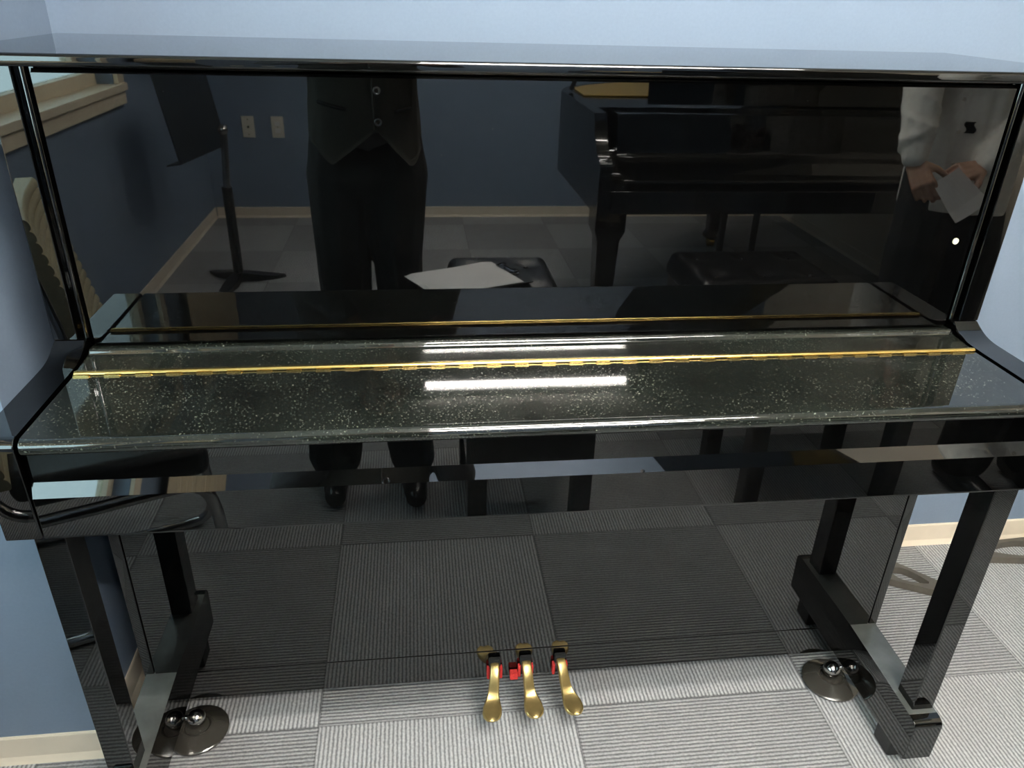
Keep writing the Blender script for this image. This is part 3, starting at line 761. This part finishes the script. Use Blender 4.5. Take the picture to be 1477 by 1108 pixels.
# --- the person with the phone: dark vest, black trousers
PX, PY = -.342, -1.375
CAM = Vector((-.1964, -1.0811, 1.2839)); YAW, PIT, ROLL = .1318, -.4745, .0307
fw = Vector((math.sin(YAW) * math.cos(PIT), math.cos(YAW) * math.cos(PIT), math.sin(PIT)))
rt = fw.cross(Vector((0, 0, 1))).normalized(); upv = rt.cross(fw)
rt, upv = rt * math.cos(ROLL) + upv * math.sin(ROLL), upv * math.cos(ROLL) - rt * math.sin(ROLL)
# phone held with its lens at the viewpoint
ph = thing('phone', 'black phone held level in both hands by the vested person', 'phone'); 
PC = CAM - fw * .0085 - rt * .055 - upv * .012
phm = Matrix((rt, upv, -fw)).transposed().to_4x4(); phm.translation = PC
loc_box('phone_body', phm, (.150, .072, .008), M_PHONE, ph, .003, 3)
bm = bmesh.new(); bx(bm, -.068, .068, -.033, .033, .0040, .0043); bm.transform(phm); obj('screen', bm, mat('phone_screen', (.02, .02, .025), .1), ph)

A = thing('person', 'person in charcoal vest and black trousers taking the picture, reflected in the piano', 'person', (0, 0, 0))
sh = [V(PX - .175, PY - .005, 1.385), V(PX + .175, PY - .005, 1.385)]
el = [V(PX - .215, PY + .055, 1.135), V(PX + .235, PY + .065, 1.145)]
wl, wr = PC - rt * .135 - upv * .075 - fw * .055, PC + rt * .125 - upv * .075 - fw * .055
hipz = .90
ft = [V(PX - .105, PY + .035, .075), V(PX + .115, PY + .055, .075)]
kn = [V(PX - .085, PY + .035, .46), V(PX + .086, PY + .035, .46)]
hp = [V(PX - .085, PY, hipz), V(PX + .085, PY, hipz)]
HC = (PX + .01, PY + .035, 1.60)
body = []
body += [(V(PX, PY, .98), V(PX, PY, 1.10), .095, .105), (V(PX - .07, PY, .90), V(PX + .07, PY, .90), .082, .082), (V(PX - .05, PY + .005, 1.12), V(PX - .07, PY, 1.32), .105, .090), (V(PX + .05, PY + .005, 1.12), V(PX + .07, PY, 1.32), .105, .090),
         (sh[0], sh[1], .055, .055), (V(PX, PY, 1.38), V(PX + .005, PY + .015, 1.52), .062, .055)]
for i in (0, 1):
    body += [(sh[i], el[i], .050, .040), (el[i], (wl, wr)[i], .040, .026), (hp[i], kn[i], .068, .056), (kn[i], ft[i], .054, .036), (ft[i] + V(0, -.03, -.045), ft[i] + V(0, .13, -.050), .030, .022)]
body += hand(wl, rt * .55 + upv * .6 + fw * .55, rt * .8 - upv * .1 - fw * .2, upv, .42, .35)
body += hand(wr, -rt * .55 + upv * .6 + fw * .55, -rt * .8 - upv * .1 - fw * .2, upv, .42, .35)
body += head(HC, .225)
ob = blob('body', body, M_SKIN, A, .0055, 3)
face_parts(HC, .225, A, 0)
# trousers, baggy and pleated
tc = [(V(PX - .065, PY, .955), V(PX + .065, PY, .955), .090, .090), (V(PX - .085, PY, .76), V(PX + .085, PY, .76), .106, .106), (V(PX - .072, PY, .93), V(PX - .085, PY, .76), .092, .104), (V(PX + .072, PY, .93), V(PX + .085, PY, .76), .092, .104)]
tc.append((V(PX, PY, .76), V(PX, PY, .60), .085, .075))
for i, s in ((0, -1), (1, 1)):
    lr = (1.0, .86)[i]
    tc += [(V(PX + s * .085, PY, .77), kn[i] + V(s * .002, 0, .06), .105, .090 * lr), (kn[i] + V(s * .002, 0, .06), kn[i] + V(s * .004, -.005, -.18), .090 * lr, .082 * lr), (kn[i] + V(s * .004, -.005, -.18), ft[i] + V(0, 0, .03), .082 * lr, .078 * lr)]
    for j in range(7): tc.append((kn[i] + V(-.07 + .02 * j, .066 - .01 * abs(j - 3), .12 - .07 * (j % 3)), kn[i] + V(-.05 + .015 * j, .060, -.16 - .03 * j), .018, .014))
blob('trousers', tc, M_TROUS, A, .008, 5, cut_below=((0, 0, .035), (0, 0, 1)), flat=(PY, .92, .62))
for i in (0, 1):
    bm = bmesh.new(); f_ = ft[i]
    blob('shoe', [(f_ + V(0, -.05, -.030), f_ + V(0, .02, -.030), .044, .042), (f_ + V(0, .02, -.038), f_ + V(.008, .145, -.042), .042, .030), (f_ + V(0, -.03, .0), f_ + V(0, -.02, .03), .042, .040)], M_SHOE, A, .006, 4, cut_below=((0, 0, .001), (0, 0, 1))); bm.free()
# shirt sleeves and collar
sc = []
for i in (0, 1):
    w2 = (wl, wr)[i]; sc += [(sh[i] + V(0, 0, -.005), el[i], .066, .056), (el[i], el[i].lerp(w2, .82), .056, .044)]
sc += [(V(PX - .03, PY, .94), V(PX - .03, PY, 1.15), .121, .121), (V(PX + .03, PY, .94), V(PX + .03, PY, 1.15), .121, .121)]
sc += [(V(PX - .05, PY + .005, 1.12), V(PX - .07, PY, 1.31), .114, .100), (V(PX + .05, PY + .005, 1.12), V(PX + .07, PY, 1.31), .114, .100), (V(PX, PY, 1.20), V(PX, PY + .0, 1.40), .11, .075)]
sc += [(V(PX, PY, 1.43), V(PX, PY + .01, 1.455), .066, .062), (sh[0], sh[1], .062, .062)]
blob('shirt', sc, M_SHIRT2, A, .008, 3)
# vest: lofted shell with two pointed fronts
def vest():
    bm = bmesh.new(); na, nz = 96, 26; grid = []
    for j in range(nz + 1):
        row = []
        for i in range(na):
            a = 2 * PI * i / na; c_, s_ = math.cos(a), math.sin(a)
            e = .80
            ux, uy = math.copysign(abs(c_) ** e, c_), math.copysign(abs(s_) ** e, s_)
            if s_ > 0:                       # the front: bottom edge with notch and two points
                x_ = PX + ux * .168
                def pl(x, tab):
                    for (xa, za), (xb, zb) in zip(tab, tab[1:]):
                        if x <= xb: return za + (zb - za) * max(0, (x - xa)) / (xb - xa)
                    return tab[-1][1]
                zb = pl(x_, [(PX - .168, .885), (-.450, .822), (-.432, .812), (-.302, .912), (-.212, .805), (-.200, .805), (PX + .168, .850)])
            else: zb = .868 - .0 * s_
            t = j / nz; zt = 1.435 - (.20 * s_ ** 3 if s_ > 0 else .02) * (1 - min(1, abs(c_) * 1.3)) - .10 * abs(c_) ** 6; z = zb + (zt - zb) * t
            tt = (z - .80) / .57
            hwid = .172 - .016 * min(1, max(0, tt) * 2.2) + .022 * max(0, tt - .45)
            hdep = .133 - .002 * tt
            if z > 1.30: q_ = (z - 1.30) / .135; hwid *= 1 - .36 * q_ * q_; hdep *= 1 - .42 * q_ * q_
            wr_ = .0025 * math.sin(14 * a + 9 * z) * math.sin(22 * z + 3 * a)
            row.append(bm.verts.new((PX + ux * (hwid + wr_), PY + uy * (hdep + wr_), z)))
        grid.append(row)
    for j in range(nz):
        for i in range(na): bm.faces.new((grid[j][i], grid[j][(i + 1) % na], grid[j + 1][(i + 1) % na], grid[j + 1][i]))
    r = bmesh.ops.solidify(bm, geom=list(bm.faces), thickness=.004)
    return obj('vest', bm, M_VEST, A, smooth=True)
vo = vest()
def front_y(x):
    ux = (x - PX) / .165; c_ = math.copysign(min(1, abs(ux)) ** (1 / .8), ux); s_ = math.sqrt(max(0, 1 - c_ * c_)); return PY + .134 * s_ ** .8
for z in (.935, 1.020, 1.105, 1.19):
    bm = bmesh.new(); y = front_y(-.297) + .004
    tube(bm, [(-.297 + .0085 * math.cos(2 * PI * k / 18), y, z + .0085 * math.sin(2 * PI * k / 18)) for k in range(18)], .003, 8, True); obj('button', bm, M_CHROME, vo, smooth=True)
bm = bmesh.new(); tube(bm, [(-.297 - .012, front_y(-.309) + .001, z) for z in (.912, 1.0, 1.1, 1.2, 1.3)], .0025, 6); obj('front_edge', bm, M_VEST, vo, smooth=True)
for xa, xb, za, zb in ((-.465, -.385, .985, .968), (-.250, -.205, .962, .968)):
    bm = bmesh.new(); tube(bm, [(xa + (xb - xa) * t, front_y(xa + (xb - xa) * t) + .001, za + (zb - za) * t) for t in (0, .25, .5, .75, 1)], .005, 6); obj('pocket_welt', bm, M_TROUS, vo, smooth=True)

# --- the second person: white shirt worn over black trousers
BX, BY = 1.475, -1.17
B = thing('person', 'person in loose white shirt holding a folded paper in front of black trousers', 'person', (0, 0, 0))
shB = [V(BX - .165, BY, 1.37), V(BX + .180, BY, 1.37)]
elB = [V(1.250, BY + .065, 1.085), V(BX + .195, BY + .04, 1.07)]
wB = [V(1.236, -1.035, .872), V(1.432, -1.005, .862)]
hpB = [V(BX - .072, BY, .89), V(BX + .072, BY, .89)]; knB = [V(BX - .09, BY + .03, .49), V(BX + .09, BY + .03, .49)]; ftB = [V(BX - .10, BY + .01, .075), V(BX + .11, BY + .02, .075)]
HB = (BX, BY + .03, 1.585)
bb = [(V(BX, BY, .98), V(BX, BY, 1.10), .095, .105), (V(BX - .06, BY, .90), V(BX + .06, BY, .90), .082, .082), (V(BX - .05, BY + .005, 1.12), V(BX - .07, BY, 1.30), .105, .090), (V(BX + .05, BY + .005, 1.12), V(BX + .07, BY, 1.30), .105, .090),
      (shB[0], shB[1], .053, .053), (V(BX, BY, 1.36), V(BX, BY + .015, 1.50), .060, .053)]
for i in (0, 1):
    bb += [(shB[i], elB[i], .048, .040), (elB[i], wB[i], .040, .027), (hpB[i], knB[i], .066, .056), (knB[i], ftB[i], .054, .036), (ftB[i] + V(0, -.03, -.045), ftB[i] + V(0, .13, -.050), .030, .022)]
bb += hand(wB[0], (.16, .62, -.72), (.62, -.38, -.62), (.7, .5, .4), [.62, .68, .74, .80], .5, .92)
bb += hand(wB[1], (-.90, .22, -.12), (.05, -.62, -.78), (-.3, .6, -.7), [.80, .84, .86, .9], .5, .92)
bb += head(HB, .225)
blob('body', bb, M_SKIN, B, .0042, 2)
face_parts(HB, .225, B, 1)
tc = [(V(BX - .065, BY, .955), V(BX + .065, BY, .955), .090, .090), (V(BX - .065, BY, .86), V(BX + .068, BY, .86), .088, .090)]
for i, s in ((0, -1), (1, 1)):
    tc += [(V(BX + s * .068, BY, .86), knB[i] + V(0, 0, .1), .092, .088), (knB[i] + V(0, 0, .1), knB[i] + V(0, 0, -.15), .090, .080), (knB[i] + V(0, 0, -.15), ftB[i] + V(0, 0, .03), .080, .075)]
blob('trousers', tc, M_TROUS, B, .008, 5, cut_below=((0, 0, .035), (0, 0, 1)))
for i in (0, 1):
    f_ = ftB[i]
    blob('shoe', [(f_ + V(0, -.05, -.030), f_ + V(0, .02, -.030), .044, .042), (f_ + V(0, .02, -.038), f_ + V(.008, .145, -.042), .042, .030), (f_ + V(0, -.03, .0), f_ + V(0, -.02, .03), .042, .040)], M_SHOE, B, .006, 4, cut_below=((0, 0, .001), (0, 0, 1)))
scp = [(V(BX - .035, BY, .72), V(BX - .045, BY, 1.08), .122, .122), (V(BX + .045, BY, .72), V(BX + .050, BY, 1.08), .126, .122), (V(BX, BY, .72), V(BX, BY, 1.2), .126, .126), (V(BX - .06, BY, 1.08), V(BX - .080, BY, 1.30), .122, .105), (V(BX + .06, BY, 1.08), V(BX + .080, BY, 1.30), .122, .105),
       (shB[0], shB[1], .068, .068), (V(BX, BY, 1.40), V(BX, BY + .01, 1.43), .066, .062)]
# loose folds hanging down the front
for x, r in ((-.115, .014), (-.085, .014), (-.05, .018), (.0, .012), (.03, .016), (.075, .014), (.115, .018)):
    scp.append((V(BX + x, BY + .122 - abs(x) * .35, .72), V(BX + x * .8 + .012, BY + .092 - abs(x) * .3, 1.30), r, r * .35))
for i in (0, 1):
    w2 = wB[i] + (elB[i] - wB[i]).normalized() * .012
    scp += [(shB[i], elB[i], .066, .057), (elB[i], elB[i].lerp(w2, .72), .057, .047), (elB[i].lerp(w2, .72), w2, .046, .037)]
    for j in range(6):                                     # rumpled cloth rings along the sleeve
        t = .08 + .14 * j; c_ = elB[i].lerp(w2, t) if j > 1 else shB[i].lerp(elB[i], .7 + .2 * j); d = (w2 - elB[i]).normalized(); o_ = d.orthogonal().normalized(); p_ = d.cross(o_)
        R = (.057 - .014 * t) * .83
        for k in range(10):
            a0, a1 = 2 * PI * k / 10, 2 * PI * (k + 1) / 10
            tilt = d * (.030 * math.sin(a0 + 1.7 * j)); tilt1 = d * (.030 * math.sin(a1 + 1.7 * j))
            scp.append((c_ + (o_ * math.cos(a0) + p_ * math.sin(a0)) * R + tilt, c_ + (o_ * math.cos(a1) + p_ * math.sin(a1)) * R + tilt1, .0125, .0125))
so = blob('shirt', scp, M_SHIRT, B, .0065, 3, cut_below=((0, 0, .785), (0.05, 0, 1)))
# placket, buttons and a dark printed patch
def front_shirt(x, z):
    dg = bpy.context.evaluated_depsgraph_get()
    ok, loc, nn, _ = so.ray_cast(Vector((x, BY + 1, z)), Vector((0, -1, 0)))
    return loc.y if ok else BY + .14
PLX = lambda z: 1.375 + (z - .90) * -.10
bm = bmesh.new(); zs = [.80 + .02 * i for i in range(26)]; rowp = []
for z in zs: rowp.append([bm.verts.new((PLX(z) + q, front_shirt(PLX(z) + q, z) + .0012, z)) for q in (-.016, -.005, .005, .016)])
for A_, B_ in zip(rowp, rowp[1:]):
    for q in range(3): bm.faces.new((A_[q], A_[q + 1], B_[q + 1], B_[q]))
pk = obj('placket', bm, M_SHIRT, so)
for z in (.86, .95, 1.04, 1.13):
    bm = bmesh.new(); y = front_shirt(PLX(z), z) + .003; cyl(bm, (PLX(z), y, z), (PLX(z), y + .003, z), .0055, n=14); obj('button', bm, M_IVORY, pk, angle=40)
bm = bmesh.new(); rowp = []
for i in range(7):
    z = .948 + .032 * i / 6; rowp.append([bm.verts.new((1.383 + .006 * math.sin(i) + .026 * j / 5, front_shirt(1.383 + .026 * j / 5, z) + .0035, z)) for j in range(6)])
for a in range(6):
    for b in range(5): bm.faces.new((rowp[a][b], rowp[a][b + 1], rowp[a + 1][b + 1], rowp[a + 1][b]))
bmesh.ops.solidify(bm, geom=list(bm.faces), thickness=.001)
obj('printed_patch', bm, M_PRINT, so, smooth=True)
# folded paper in the hands
bm = bmesh.new()
rows_ = []
cs = [V(1.268, -.985, .824), V(1.335, -.985, .868), V(1.412, -.915, .790), V(1.312, -.895, .730)]
g = 8
for i in range(g + 1):
    rr = []
    for j in range(g + 1):
        u, v_ = i / g, j / g
        P_ = cs[0].lerp(cs[1], u).lerp(cs[3].lerp(cs[2], u), v_)
        rr.append(bm.verts.new(P_ + V(0, .006 * math.sin(PI * u) + .006 * abs(v_ - .75) * 2, 0)))
    rows_.append(rr)
for i in range(g):
    for j in range(g): bm.faces.new((rows_[i][j], rows_[i + 1][j], rows_[i + 1][j + 1], rows_[i][j + 1]))
bmesh.ops.solidify(bm, geom=list(bm.faces), thickness=.0015)
tag(obj('folded_paper', bm, M_PAPER), 'small folded white paper held in front by the white shirted person', 'paper')

# ------------------------------------------------------------------ light, sky, camera
wd = bpy.data.worlds.new('sky'); S.world = wd; wd.use_nodes = True
bg = wd.node_tree.nodes['Background']; bg.inputs['Color'].default_value = (.60, .77, .88, 1); bg.inputs['Strength'].default_value = 4.2
cam = bpy.data.cameras.new('camera'); co = bpy.data.objects.new('camera', cam); COL.objects.link(co)
cam.sensor_width = 36; cam.sensor_fit = 'HORIZONTAL'; cam.lens = 36 * 1109.4659 / 1477; cam.clip_start = .005
cm = Matrix((rt, upv, -fw)).transposed().to_4x4(); cm.translation = CAM; co.matrix_world = cm
S.camera = co
S.view_settings.view_transform = 'Standard'; S.view_settings.look = 'None'; S.view_settings.gamma = 1; S.view_settings.use_curve_mapping = False
S.view_settings.exposure = 1.45
S.cycles.caustics_reflective = False; S.cycles.caustics_refractive = False
